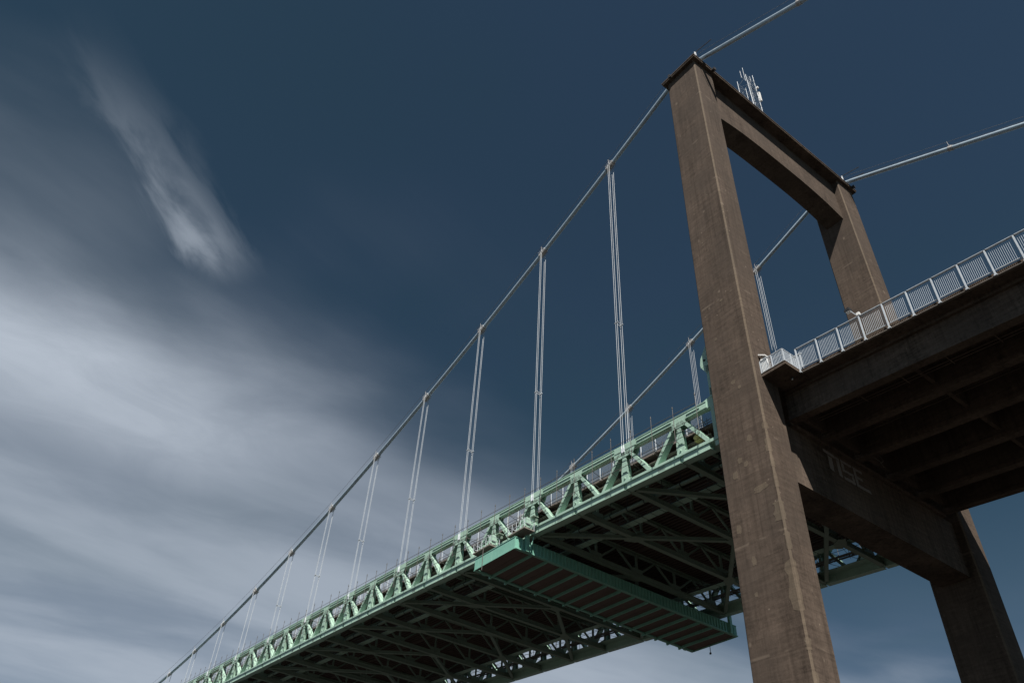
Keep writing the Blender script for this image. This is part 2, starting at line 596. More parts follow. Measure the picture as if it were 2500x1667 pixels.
# mortar patches trowelled onto the near front arris and faces (few mm proud)
def arris_patch(z0, z1, wx, wy, side_only=None):
    zm = (z0 + z1) / 2
    d, b = leg_d(zm), leg_b(zm)
    x, y, t = XT - d, b, 0.012
    ch = 0.15
    mb = MB()
    j = lambda: random.uniform(-0.05, 0.05)
    if side_only != 'y':
        m_ = 7
        pts = [(y - ch, z0 + j()), (y - ch, z1 + j())] + [(y - ch - wx * (0.75 + random.uniform(-0.3, 0.25)), z1 - (z1 - z0) * (0.04 + 0.92 * i / m_)) for i in range(m_ + 1)]
        mb.prism(pts, 0, x - t, x + 0.02)
    a = [(x - t, y - ch, z0), (x - t, y - ch, z1), (x + ch, y + t, z1 + j()), (x + ch, y + t, z0 + j())]
    bk = [(p[0] + 0.05, p[1] - 0.05, p[2]) for p in a]
    mb.loft(a, bk)
    if side_only != 'x':
        pts = [(x + ch, z0), (x + ch, z1)] + [(x + ch + wy * (0.8 + random.uniform(-0.3, 0.2)), z1 - (z1 - z0) * (0.05 + 0.9 * i / 7)) for i in range(8)]
        mb.prism(pts, 1, y - 0.02, y + t)
    obj('mortar_patch', mb, 'mortar', tower)


for z0, z1, wx, wy in ((29.0, 33.2, 0.42, 0.75), (36.6, 38.4, 0.32, 0.9), (34.0, 35.6, 0.3, 0.12), (39.6, 41.0, 0.16, 0.1),
                       (41.6, 42.6, 0.2, 0.1), (43.2, 44.6, 0.26, 0.3), (22.0, 24.6, 0.4, 0.12), (26.1, 27.0, 0.3, 0.15),
                       (18.0, 20.5, 0.35, 0.2), (45.6, 46.3, 0.3, 0.25), (13.0, 15.0, 0.4, 0.2)):
    arris_patch(z0, z1, wx, wy)
# bar-shaped patch on the outer face
def face_patch(xa, za, w, h, tilt=0.0):
    b = leg_b(za) + 0.01
    n = 14
    poly = []
    for i in range(n):
        t = 2 * math.pi * i / n
        r = (1 + random.uniform(-0.22, 0.16)) * (1 / max(abs(math.cos(t)), abs(math.sin(t)))) ** 0.6
        poly.append((xa + math.cos(t) * w / 2 * r, za + math.sin(t) * h / 2 * r + math.cos(t) * tilt))
    obj('mortar_patch', MB().prism(poly, 1, b - 0.05, b), 'mortar', tower)


for xa, za, w, h, tl in ((-1.3, 40.2, 1.5, 0.6, -0.1), (1.1, 42.5, 0.55, 0.8, 0), (0.35, 43.7, 0.55, 0.6, 0), (-0.2, 43.1, 0.5, 0.55, 0),
                         (1.6, 37.4, 0.5, 0.8, 0), (0.6, 34.2, 0.45, 0.9, 0), (-0.3, 52.2, 0.5, 0.5, 0), (-0.9, 51.3, 0.4, 0.4, 0),
                         (0.9, 31.4, 0.35, 0.4, 0), (-1.9, 17.2, 0.3, 0.5, 0), (-2.0, 15.9, 0.3, 0.4, 0), (-2.0, 15.1, 0.3, 0.4, 0),
                         (-2.0, 14.3, 0.28, 0.45, 0), (-1.0, 45.4, 0.6, 0.7, 0.1), (0.9, 58.5, 0.35, 0.4, 0), (-0.5, 63.0, 0.4, 0.3, 0)):
    face_patch(xa, za, w, h, tl)

# spray-painted letters hanging down from the top edge of the lower crossbeam
GX = BX0 - 0.004


def letter(strokes, y0, w):
    """strokes: polygons in a unit square, drawn from +y towards -y"""
    mb = MB()
    for poly in strokes:
        pts = []
        for (ua, va), (ub, vb) in zip(poly, poly[1:] + poly[:1]):
            n_ = max(2, int(math.hypot((ub - ua) * w, (vb - va) * 2.25) / 0.16))
            for i in range(n_):
                t = i / n_
                pts.append((y0 - (ua + (ub - ua) * t) * w + random.uniform(-0.035, 0.035), 46.05 + (va + (vb - va) * t) * 2.25 + random.uniform(-0.045, 0.045)))
        mb.prism(pts, 0, GX - 0.004, GX + 0.004)
    obj('painted_letter', mb, 'sprayed', tower)


letter([[(0, 1.04), (1.0, 1.0), (1.0, 0.84), (0, 0.9)], [(0.34, 0.80), (0.70, 0.80), (0.66, 0.06), (0.30, 0.12)]], 8.0, 1.75)
letter([[(0.15, 0.98), (0.85, 0.98), (0.85, 0.86), (0.15, 0.86)], [(0.25, 0.82), (0.75, 0.82), (0.75, 0.0), (0.2, 0.06)]], 6.3, 0.95)
letter([[(0, 1.0), (1, 1.0), (1, 0.86), (0, 0.86)], [(0, 0.84), (0.22, 0.84), (0.22, 0.56), (0, 0.56)], [(0, 0.54), (1, 0.54), (1, 0.40), (0, 0.40)],
        [(0.78, 0.39), (1, 0.39), (1, 0.16), (0.78, 0.16)], [(0, 0.15), (1, 0.15), (1, 0.0), (0, 0.0)]], 5.3, 1.8)
letter([[(0, 1.0), (0.26, 1.0), (0.26, 0.0), (0, 0.0)], [(0.28, 1.0), (1, 1.0), (1, 0.86), (0.28, 0.86)], [(0.28, 0.58), (0.85, 0.58), (0.85, 0.44), (0.28, 0.44)],
        [(0.28, 0.15), (1.5, 0.15), (1.6, 0.0), (0.28, 0.0)]], 3.3, 1.5)

# cable saddles on the roof
for sy, lab in ((1, 'cable saddle on the near tower top, white rods at its edge'), (-1, 'cable saddle on the far tower top, white rods at its edge')):
    sd = thing('cable_saddle', lab, 'cable saddle', (XT, sy * HY, CAPZ + 0.46), 'cable saddles on the tower roof')
    mb = MB()
    y = sy * HY
    mb.box(-2.2, 2.0, y - 0.75, y + 0.75, CAPZ + 0.463, CAPZ + 1.1)
    mb.prism([(-2.0, CAPZ + 1.1), (1.8, CAPZ + 1.1), (1.3, CAPZ + 2.2), (-1.5, CAPZ + 2.2)], 1, y - 0.55, y + 0.55)
    obj('casting', mb, 'cable', sd)
    for dy, h in ((0.95, 1.5), (-0.2, 1.0)):
        mb = MB()
        yy = y + dy + 0.1
        mb.tube((-3.1, yy, CAPZ + 0.463), (-3.1, yy, CAPZ + 0.46 + h), 0.06, 6)
        mb.tube((-3.1, yy + 0.25, CAPZ + 0.463), (-3.1, yy + 0.25, CAPZ + 0.46 + h * 0.8), 0.05, 6)
        mb.beam((-3.1, yy - 0.05, CAPZ + 0.46 + h * 0.8), (-3.1, yy + 0.3, CAPZ + 0.46 + h * 0.8), 0.07, 0.07)
        obj('white_rod', mb, 'white', sd)
        obj('dark_arm', MB().beam((-3.1, yy, CAPZ + 0.40 + h), (-6.0, yy + 0.05, CAPZ + 0.35 + h - 0.6), 0.09, 0.09), 'black', sd)

# ------------------------------------------------------------------ antenna mast on the upper crossbeam
mast = thing('antenna_mast', 'small white lattice antenna mast standing on the tower roof', 'antenna mast', (XT, 0.4, CAPZ + 0.46))
mb0 = CAPZ + 0.463
mx = (-1.0, 0.9)
my = (-0.55, 1.6)
for x in mx:
    for y in my:
        top = 126.6 if (x < 0 and y < 0) else (124.6 if y > 0 else 124.9)
        obj('mast_leg', MB().tube((x, y, mb0), (x * 0.9, y, top), 0.045, 6), 'white', mast)
br = MB()
nlev = 11
for k in range(nlev):
    z0 = mb0 + 0.2 + k * 1.42
    z1 = z0 + 1.42
    for x in mx:
        a, b = (my[0], my[1]) if k % 2 else (my[1], my[0])
        br.tube((x, a, z0), (x, b, z1), 0.025, 4)
        br.tube((x, my[0], z1), (x, my[1], z1), 0.02, 4)
    for y in my:
        a, b = (mx[0], mx[1]) if k % 2 else (mx[1], mx[0])
        br.tube((a, y, z0), (b, y, z1), 0.025, 4)
obj('lattice', br, 'white', mast, kind='stuff')
lad = MB()
for y in (0.35, 0.75):
    lad.tube((-0.6, y, mb0), (-0.6, y, 124.3), 0.03, 4)
for k in range(42):
    lad.tube((-0.6, 0.35, mb0 + 0.3 + k * 0.36), (-0.6, 0.75, mb0 + 0.3 + k * 0.36), 0.02, 4)
obj('ladder', lad, 'white', mast, kind='stuff')
obj('antenna_pole', MB().tube((-0.4, -1.85, mb0), (-0.3, -1.75, 126.7), 0.05, 6), 'white', mast)
obj('panel_antenna', MB().box(-0.5, -0.2, -2.4, -2.1, 121.3, 123.8), 'whitebox', mast)
obj('camera_box', MB().box(-0.55, -0.2, -2.25, -1.95, 124.9, 125.3), 'whitebox', mast)
for z in (121.6, 123.4, 118.3):
    obj('bracket', MB().beam((-0.35, -2.2, z), (-0.35, -0.5, z), 0.06, 0.06), 'black', mast)
for (x, y, z0, z1) in ((-0.9, 2.05, 122.2, 126.2), (-0.5, 2.3, 123.4, 125.4), (-0.8, 0.2, 124.0, 125.6)):
    mb = MB().tube((x, y, z0), (x, y, z1), 0.035, 6).beam((x, y, z0 + 0.4), (x, 1.5, z0 + 0.3), 0.05, 0.05)
    obj('whip_antenna', mb, 'white', mast)

# ------------------------------------------------------------------ main cables
SIDES = ((1, 'near'), (-1, 'far'))
KMAX = 13
for sy, nm in SIDES:
    y = sy * HY
    lab = ('pale steel main cable over the near tower leg, with ten rope hangers in sight' if sy > 0 else
           'pale steel main cable over the far tower leg, passing behind the upper crossbeam')
    mc = thing('main_cable', lab, 'main cable', (0, y, 110.86), 'main suspension cables')
    pts = [(-150 + i * 10, y, zc_side(-150 + i * 10)) for i in range(15)] + [(-4, y, zc_side(-4) - 0.02), (-2, y, zc_side(-2) - 0.12), (0, y, 110.5), (2, y, zc_main(2) - 0.1)]
    pts += [(x, y, zc_main(x)) for x in range(5, 235, 5)]
    obj('cable', MB().sweep(pts, 0.33, 14), 'cable', mc)
    for dy in (0.42, -0.42):
        hp = [(-150, y + dy, zc_side(-150) + 1.15), (-60, y + dy, zc_side(-60) + 1.1), (-4, y + dy, zc_side(-4) + 1.1), (4, y + dy, zc_main(4) + 1.1)]
        hp += [(PITCH * k - 0.09, y + dy, zc_main(PITCH * k) + 1.15) for k in range(1, KMAX + 2)]
        obj('hand_strand', MB().sweep(hp, 0.022, 5), 'scaff', mc)
    # bands: two half shells and their bolts
    for k in list(range(-4, 0)) + list(range(1, KMAX + 1)):
        x = PITCH * k - 0.09 if k > 0 else 12.2 * k - 6
        f = zc_main if k > 0 else zc_side
        sl_ = (f(x + 0.1) - f(x - 0.1)) / 0.2
        d = V((1, 0, sl_)).normalized()
        c0 = V((x, y, f(x)))
        L = 0.68 if k > 0 else 0.2
        mb = MB().tube(c0 - d * L, c0 + d * L, 0.37, 14)
        mb.tube(c0 - d * (L + 0.12), c0 - d * (L - 0.02), 0.40, 14)
        mb.tube(c0 + d * (L - 0.02), c0 + d * (L + 0.12), 0.40, 14)
        band = obj('cable_band', mb, 'clamp', mc)
        if k > 0 and k < 9:
            bt = MB()
            up = d.cross(V((0, 1, 0)))
            for i in range(6):
                p = c0 + d * (-0.55 + 0.22 * i)
                for e in (0.46, -0.46):
                    for e2 in (1, -1):
                        q = p + V((0, e * 0.78, 0)) + up * 0.30 * e2
                        bt.tube(q - V((0, 0.16, 0)), q + V((0, 0.16, 0)), 0.05, 5)
            obj('band_bolts', bt, 'clamp', band, kind='stuff')
        for dy in (0.42, -0.42):
            obj('stanchion', MB().tube(c0 + V((0, dy * 0.8, 0.2)), c0 + V((0, dy, 1.2)), 0.03, 5), 'clamp', mc)

# ------------------------------------------------------------------ hangers
ORD = ['first', 'second', 'third', 'fourth', 'fifth', 'sixth', 'seventh', 'eighth', 'ninth', 'tenth', 'eleventh', 'twelfth']
for sy, nm in SIDES:
    y = sy * HY
    for k in range(1, 12 if sy > 0 else 6):
        x = PITCH * k - 0.09
        z1, z0 = zc_main(x), zT(x)
        hg = thing('hanger', f'{ORD[k-1]} set of four white vertical ropes from the tower on the {nm} main cable', 'hanger', (x, y, z0), f'rope hangers of the {nm} cable')
        for dy in (0.41, -0.41):
            for dx in (0.15, -0.15):
                b = zT(x + dx) - 0.25
                obj('rope', MB().tube((x + dx, y + dy, b), (x + dx, y + dy, zc_main(x + dx) - 0.05), 0.029, 6), 'rope', hg)
                obj('socket', MB().tube((x + dx, y + dy, b - 0.75), (x + dx, y + dy, b - 0.2), 0.12, 8).tube((x + dx, y + dy, b - 0.2), (x + dx, y + dy, b + 0.25), 0.12, 8, 0.05), 'white', hg)
            # the rope pair passes over the band as a saddle loop
        mb = MB()
        for dx in (0.15, -0.15):
            arc = [(x + dx, y + 0.41 * math.cos(t), zc_main(x + dx) - 0.05 + 0.44 * math.sin(t)) for t in [math.pi * i / 8 for i in range(9)]]
            for a, b in zip(arc, arc[1:]):
                mb.tube(a, b, 0.047, 6)
        obj('rope_loop', mb, 'rope', hg)
        if z1 - z0 > 14:
            zm = z0 + (z1 - z0) * 0.36
            mb = MB()
            for dy in (0.41, -0.41):
                mb.beam((x - 0.3, y + dy, zm), (x + 0.3, y + dy, zm), 0.12, 0.10)
            for dx in (0.15, -0.15):
                mb.beam((x + dx, y - 0.41, zm - 0.02), (x + dx, y + 0.41, zm - 0.02), 0.06, 0.06)
            obj('spacer', mb, 'rope', hg)

# ------------------------------------------------------------------ suspended span
span = thing('suspended_span', 'pale green steel truss span hung from the cables beyond the tower', 'truss bridge span', (3.0, 0, zB(3)))
NJ = 24
def xj(j): return 8.0 * j - 0.15
XE = 3.1


def chord_box(mb, x0, x1, y0, y1, o0, o1, n=1):
    """box that follows the camber between offsets o0..o1 below zT"""
    for i in range(n):
        a, b = x0 + (x1 - x0) * i / n, x0 + (x1 - x0) * (i + 1) / n
        ra = [(a, y0, zT(a) - o1), (a, y1, zT(a) - o1), (a, y1, zT(a) - o0), (a, y0, zT(a) - o0)]
        rb = [(b, y0, zT(b) - o1), (b, y1, zT(b) - o1), (b, y1, zT(b) - o0), (b, y0, zT(b) - o0)]
        mb.loft(ra, rb)
    return mb


for sy in (1, -1):
    def Y(a):          # a measured outward from the truss plane
        return sy * (HY + a)
    for j in range(0, NJ):
        x0 = max(xj(j), XE + 0.9 if j == 0 else xj(j))
        x1 = xj(j + 1)
        # top chord: box with a shelf angle along its outer face
        mb = chord_box(MB(), x0, x1 - 0.012, Y(-0.36), Y(0.36), 0.0, 0.75)
        chord_box(mb, x0, x1 - 0.012, Y(0.362), Y(0.41), 0.0, 0.08)
        g0 = x0 + (1.5 if (j % 2 == 0 and j) else 0.9)
        g1 = x1 - 0.012 - (2.0 if (j + 1) % 2 == 0 else 1.2)
        chord_box(mb, g0, g1, Y(0.362), Y(0.44), 0.36, 0.44)
        obj('top_chord', mb, 'green', span)
        # bottom chord: upper shelf, lower web plate stepped back, bottom flange
        mb = chord_box(MB(), x0 - (1.0 if j == 0 else 0), x1 - 0.012, Y(-0.42), Y(0.46), 4.60, 4.93)
        chord_box(mb, x0 - (1.0 if j == 0 else 0), x1 - 0.012, Y(-1.8), Y(-0.421), 4.62, 4.70)  # inboard strip added to shade the floor beam ends
        chord_box(mb, x0 + 0.25, x1 - 0.25, Y(-0.40), Y(0.36), 4.932, 5.56)
        chord_box(mb, x0 + 0.1, x1 - 0.1, Y(-0.44), Y(0.385), 5.562, 5.60)
        obj('bottom_chord', mb, 'green', span)
        mb = MB()
        chord_box(mb, x1 - 0.24, x1 + 0.20, Y(-0.30), Y(0.25), 4.935, 5.45)
        obj('splice', mb, 'green', span)
    for j in range(1, NJ + 1):
        x = xj(j)
        h = zT(x)
        hang = j % 2 == 0
        # post: tapered outer and inner plates joined by a web
        top, bot = h - 1.30, h - 4.60
        mb = MB()
        k6 = top + (bot - top) * 0.62
        poly = [(x - 0.20, top), (x + 0.20, top), (x + 0.52, k6), (x + 0.52, bot), (x - 0.52, bot), (x - 0.52, k6)]
        mb.prism(poly, 1, Y(0.30), Y(0.36))
        mb.prism([(x + (q_[0] - x) * 0.55, q_[1]) for q_ in poly], 1, Y(-0.36), Y(-0.30))
        mb.box(x - 0.04, x + 0.04, Y(-0.298), Y(0.298), bot, top)
        post = obj('post', mb, 'green', span)
        mb = MB().box(x - 0.08, x + 0.08, Y(0.362), Y(0.50), bot + 0.30, bot + 0.48)  # small blocks added for the shadow they cast on the post
        mb.box(x - 0.36, x + 0.26, Y(0.362), Y(0.42), bot + 1.08, bot + 1.14)
        obj('shadow_lug', mb, 'green', post)
        # gusset plates at the top joint
        wtop, hb = (1.75, 1.62) if hang else (1.05, 1.5)
        mb = MB()
        sh = 0.0549
        poly = [(x - wtop, h - 0.745 - wtop * sh), (x - wtop * 0.85, h - hb + 0.15), (x - 0.75, h - hb), (x + 0.75, h - hb + 0.08), (x + wtop * 0.8, h - hb + 0.25), (x + wtop * 0.9, h - 0.745 + wtop * sh)]
        mb.prism(poly, 1, Y(0.362), Y(0.40))
        mb.prism(poly, 1, Y(-0.40), Y(-0.362))
        if hang:
            poly = [(x - 1.9, h - 0.02 - 1.9 * sh), (x + 1.4, h - 0.02 + 1.4 * sh), (x + 1.4, h - 0.75 + 1.4 * sh), (x - 1.9, h - 0.75 - 1.9 * sh)]
            mb.prism(poly, 1, Y(0.415), Y(0.44))
        gus = obj('gusset', mb, 'green', span)
        if sy > 0 and j < 15:
            bt = MB()
            for r in range(3):
                for q in range(6):
                    for (cx, cz, dx, dz) in ((x - 0.16 + r * 0.16, h - 0.85 - q * 0.1, 0, 0),):
                        bt.box(cx - 0.026, cx + 0.026, Y(0.44 if hang else 0.40), Y(0.46 if hang else 0.42), cz - 0.026, cz + 0.026)
            for s2 in (-1, 1):
                for r in range(3):
                    for q in range(5):
                        cx = x + s2 * (0.55 + q * 0.10) + r * 0.09
                        cz = h - 0.85 - q * 0.12 + s2 * r * 0.07
                        bt.box(cx - 0.026, cx + 0.026, Y(0.44 if hang else 0.40), Y(0.46 if hang else 0.42), cz - 0.026, cz + 0.026)
            obj('bolt_field', bt, 'bolt', gus, kind='stuff')
        # diagonals fall from each top joint to the bottom chord midway between posts
        for s2 in (-1, 1):
            xb = x + s2 * 3.55
            if xb < XE + 0.3:
                xb = XE + 0.75
            if j == NJ and s2 == 1:
                continue
            p0 = (x + s2 * 0.72, sy * HY, h - 1.05)
            p1 = (xb, sy * HY, zT(xb) - 4.62)
            dg = obj('diagonal', MB().ibeam(p0, p1, 0.38, 0.74, (0, 1, 0), 0.05, 0.26), 'green', span)
            if sy > 0 and j < 12:
                t = 0.62
                c0 = V(p0).lerp(V(p1), t)
                dd = (V(p1) - V(p0)).normalized()
                obj('batten', MB().beam(c0 + V((0, 0.385, 0)) - dd * 0.09, c0 + V((0, 0.385, 0)) + dd * 0.09, 0.36, 0.03, (0, 1, 0)), 'greenshade', dg)
    # bolted splice fields on the bottom chord
    if sy > 0:
        for j in range(1, 13):
            x = xj(j) + 2.4
            mb = MB()
            for r in range(4):
                for q in range(7):
                    cx = x + q * 0.13
                    cz = zT(cx) - 5.05 - r * 0.12
                    mb.box(cx - 0.028, cx + 0.028, Y(0.36), Y(0.38), cz - 0.028, cz + 0.028)
            obj('splice_bolts', mb, 'bolt', span, kind='stuff')
    # end post and portal plate at the tower
    mb = MB()
    ye0, ye1 = Y(-0.34), Y(0.34)
    mb.box(XE - 0.35, XE + 0.45, ye0, ye1, zT(XE) - 5.5, zT(XE) - 0.3)
    obj('end_post', mb, 'green', span)
    mb = MB()
    p = zT(4)
    mb.prism([(XE - 0.3, p - 0.85), (XE - 0.3, p + 0.45), (XE + 0.5, p + 0.35), (XE + 1.9, p - 0.02), (XE + 1.9, p - 0.70), (XE + 1.1, p - 0.85)], 1, Y(-0.30), Y(0.28))
    obj('end_gusset', mb, 'green', span)

# floor beams: a transverse truss at every joint
YF = HY - 0.46
for j in range(1, NJ + 1):
    x = xj(j)
    zb = zB(x)
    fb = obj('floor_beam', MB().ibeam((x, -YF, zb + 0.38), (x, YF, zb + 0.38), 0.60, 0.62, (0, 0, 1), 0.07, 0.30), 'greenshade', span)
    mb = MB()
    mb.ibeam((x, -YF + 0.6, zb + 3.35), (x, YF - 0.6, zb + 3.35), 0.42, 0.5)
    obj('upper_beam', mb, 'greenshade', fb)
    for yb in (-14.0, -7.0, 0.0, 7.0, 14.0):
        obj('strut', MB().beam((x, yb, zb + 0.69), (x, yb, zb + 3.09), 0.26, 0.26, (1, 0, 0)), 'greenshade', fb)
        for s2 in (-1, 1):
            yt = yb + s2 * 3.5
            if abs(yt) > 16:
                continue
            obj('brace', MB().beam((x, yb + s2 * 0.35, zb + 0.72), (x, yt - s2 * 0.15, zb + 3.08), 0.24, 0.22, (1, 0, 0)), 'greenshade', fb)
        obj('node_plate', MB().prism([(yb - 1.0, zb + 0.69), (yb + 1.0, zb + 0.69), (yb + 0.75, zb + 1.35), (yb - 0.75, zb + 1.35)], 0, x - 0.14, x - 0.10), 'greenshade', fb)
    for s2 in (-1, 1):
        obj('knee_plate', MB().prism([(s2 * YF, zb + 0.70), (s2 * (YF - 1.6), zb + 0.70), (s2 * YF, zb + 1.9)], 0, x - 0.05, x + 0.05), 'greenshade', fb)

# bottom lateral bracing: V's two panels long
for j in range(0, NJ, 2):
    xa = xj(j) if j else XE + 0.4
    xb = xj(j + 2)
    if xb > xj(NJ):
        break
    for s2 in (-1, 1):
        pa = V((xa + 0.6, s2 * 0.5, zB(xa) + 0.26))
        pb = V((xb - 0.5, s2 * (YF - 0.3), zB(xb) + 0.26))
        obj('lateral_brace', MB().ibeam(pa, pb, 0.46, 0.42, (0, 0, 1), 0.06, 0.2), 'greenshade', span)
        xm = xj(j + 1)
        obj('lateral_plate', MB().prism([(xm - 1.1, s2 * (YF / 2 - 0.6)), (xm - 0.5, s2 * (YF / 2 - 1.1)), (xm + 0.5, s2 * (YF / 2 - 0.55)), (xm + 1.1, s2 * (YF / 2 + 0.6)),
                                         (xm + 0.5, s2 * (YF / 2 + 1.1)), (xm - 0.5, s2 * (YF / 2 + 0.55))], 2, zB(xm) + 0.02, zB(xm) + 0.065), 'greenshade', span)
    obj('lateral_plate', MB().prism([(xa - 0.5, -1.0), (xa + 0.9, -0.7), (xa + 0.9, 0.7), (xa - 0.5, 1.0)], 2, zB(xa) + 0.02, zB(xa) + 0.065), 'greenshade', span)

# deck: slab, troughs, edge beam
XD = xj(NJ)
for i in range(12):
    a, b = XE + (XD - XE) * i / 12, XE + (XD - XE) * (i + 1) / 12
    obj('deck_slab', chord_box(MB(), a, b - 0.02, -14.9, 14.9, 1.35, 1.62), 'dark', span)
    mb = chord_box(MB(), a, b - 0.02, 14.70, 15.16, 1.05, 1.29)
    obj('edge_beam', mb, 'edge', span)
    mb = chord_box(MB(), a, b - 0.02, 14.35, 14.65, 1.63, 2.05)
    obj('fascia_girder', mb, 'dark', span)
    obj('sun_block_plate', chord_box(MB(), a, b - 0.02, 14.4, 16.3, 2.28, 2.33), 'dark', span)  # added plate, keeps sun spots off the floor beam ends
    obj('edge_beam', chord_box(MB(), a, b - 0.02, -16.42, -14.80, 1.05, 1.35), 'edge', span)  # far side widened outward so that it shades the far truss
for i in range(12):
    a, b = XE + (XD - XE) * i / 12, XE + (XD - XE) * (i + 1) / 12
    obj('road_surface', chord_box(MB(), a, b - 0.02, -14.3, 14.3, 1.30, 1.347), 'asphalt', span)
mb = MB()
for i in range(46):
    y = -13.7 + i * 0.61
    chord_box(mb, XE, XD, y - 0.15, y + 0.15, 1.622, 2.0, 6)
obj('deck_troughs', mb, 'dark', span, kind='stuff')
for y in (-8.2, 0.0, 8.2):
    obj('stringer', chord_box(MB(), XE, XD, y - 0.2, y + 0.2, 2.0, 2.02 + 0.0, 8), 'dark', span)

# ------------------------------------------------------------------ walkways and pipe under the deck
for sy, lab in ((1, 'inspection walkway with green floor plates under the deck, near side'), (-1, 'inspection walkway with green floor plates under the deck, far side')):
    wk = thing('inspection_walkway', lab, 'walkway', (4, sy * 10, zB(4) + 0.9), 'inspection walkways under the deck')
    y0, y1 = sy * 9.5, sy * 10.45
    x = 4.0
    k = 0
    while x < 150:
        obj('floor_plate', chord_box(MB(), x, x + 1.22, min(y0, y1), max(y0, y1), 4.68, 4.74), 'green', wk)
        x += 1.36
    for yy in (y0, y1):
        mb = chord_box(MB(), 4, 150, yy - 0.04, yy + 0.04, 4.56, 4.66, 6)
        obj('side_channel', mb, 'black', wk)
        mb = MB()
        for off in (4.1, 3.6):
            pts = [(4 + i * 8.0, yy, zT(4 + i * 8.0) - off) for i in range(19)]
            mb.sweep(pts, 0.03, 5)
        obj('handrail', mb, 'scaff', wk)
    xs = 5.0
    while xs < 110:
        for yy in (y0, y1):
            obj('rail_post', MB().box(xs - 0.03, xs + 0.03, yy - 0.03, yy + 0.03, zT(xs) - 4.6, zT(xs) - 3.55), 'scaff', wk)
        xs += 2.7
pp = thing('service_pipe', 'pale green jointed service pipe running under the deck beside the walkway', 'pipe', (4, 12.95, zB(4) + 0.9))
x = 4.0
while x < 150:
    x1 = x + 2.55
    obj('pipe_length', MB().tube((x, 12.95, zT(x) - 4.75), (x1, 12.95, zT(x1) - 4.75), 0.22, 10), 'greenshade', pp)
    obj('pipe_strap', MB().tube((x1, 12.95, zT(x1) - 4.75), (x1 + 0.12, 12.95, zT(x1) - 4.75), 0.28, 10).beam((x1 + 0.06, 12.95, zT(x1) - 4.5), (x1 + 0.06, 12.95, zT(x1) - 2.2), 0.06, 0.06, (1, 0, 0)), 'black', pp)
    x += 2.68

# ------------------------------------------------------------------ deck railing of the span
rl_ = thing('span_railing', 'pale grey picket railing along the deck edge, seen through the green truss', 'railing', (4, 15.15, zT(4) - 1.05))
xr = 4.1
bay = 2.23
i = 0
while xr < 178:
    b = zT(xr) - 1.05
    obj('rail_post', MB().beam((xr, 15.20, b - 0.12), (xr, 15.20, b + 2.75), 0.10, 0.12, (1, 0, 0)), 'white', rl_)
    x1 = xr + bay
    mb = MB()
    for q in range(1, 14):
        xx = xr + bay * q / 14
        zb_ = zT(xx) - 1.05
        mb.beam((xx, 15.05, zb_ + 0.32), (xx, 15.05, zb_ + 2.7), 0.02, 0.02, (1, 0, 0))
    obj('picket_panel', mb, 'galv', rl_, kind='stuff')
    mb = MB()
    mb.beam((xr, 15.05, zT(xr) - 1.05 + 0.30), (x1, 15.05, zT(x1) - 1.05 + 0.30), 0.06, 0.06)
    mb.beam((xr, 15.08, zT(xr) + 1.72), (x1, 15.08, zT(x1) + 1.72), 0.26, 0.07)
    obj('rail', mb, 'galv', rl_)
    xr += bay

# ------------------------------------------------------------------ scaffolding on the trusses
for sy, lab in ((1, 'dark tube scaffolding with boards hung along the near green truss'), (-1, 'dark tube scaffolding hung along the far truss, against the sky')):
    sc_ = thing('scaffold', lab, 'scaffold', (5, sy * 18.0, zT(5) - 3.9), 'scaffolds along the trusses')
    yo, yn = sy * 18.0, sy * 15.95
    x = 4.7
    xs = []
    while x < (165 if sy > 0 else 100):
        xs.append(x)
        x += 3.1
    for i, x in enumerate(xs):
        up = 0.55 + (0.55 if i % 2 == 0 else 0.25)
        obj('standard', MB().tube((x, yo, zT(x) - 3.7), (x, yo, zT(x) + up), 0.035, 5).tube((x, yo, zT(x) + up * 0.7), (x, yo, zT(x) + up * 0.7 + 0.12), 0.07, 5), 'scaff', sc_)
        obj('inner_standard', MB().tube((x + 0.5, yn, zT(x) - 3.6), (x + 0.5, yn, zT(x) - 0.9), 0.035, 5), 'scaff', sc_)
        mb = MB()
        mb.tube((x, yo, zT(x) - 1.85), (x + 0.5, yn, zT(x) - 1.85), 0.03, 5)
        mb.tube((x, yo, zT(x) - 3.35), (x + 0.5, yn, zT(x) - 3.35), 0.03, 5)
        if i % 2 == 0:
            mb.tube((x + 0.5, yn, zT(x) - 3.3), (x + 1.7, yn, zT(x) - 1.1), 0.028, 5)
        if i % 3 == 1:
            mb.tube((x, yo, zT(x) - 1.85), (x - 1.0, yn, zT(x) - 2.2), 0.028, 5)
        obj('transom', mb, 'scaff', sc_, kind='stuff')
    for (yy, off) in ((yo, 0.22), (yo, 1.85), (yo, 3.35), (yn, 1.2), (yn, 2.3), (yn, 3.35)):
        for a, b in zip(xs[::2], xs[2::2]):
            obj('ledger', MB().tube((a, yy, zT(a) - off), (b, yy, zT(b) - off), 0.032, 5), 'scaff', sc_)
    for a, b in zip(xs, xs[1:]):
        for ya, yb_ in ((-0.72, -0.40), (-0.38, -0.05), (0.05, 0.27), (0.29, 0.50)):
            if random.random() < 0.93:
                y0_, y1_ = sorted((yn + sy * ya, yn + sy * yb_))
                dz_ = random.choice((0.0, 0.02, 0.04))
                obj('scaffold_board', chord_box(MB(), a + random.uniform(-0.15, 0.08), b + random.uniform(-0.1, 0.15), y0_, y1_, 3.25 - dz_, 3.29 - dz_), 'plank', sc_)
bag = MB()
c0 = V((6.2, 16.4, zT(6.2) - 3.0))
rings = []
for i in range(7):
    t = math.pi * i / 6
    rings.append((math.sin(t) * 0.42 + 0.02, -math.cos(t) * 0.42))
vs = []
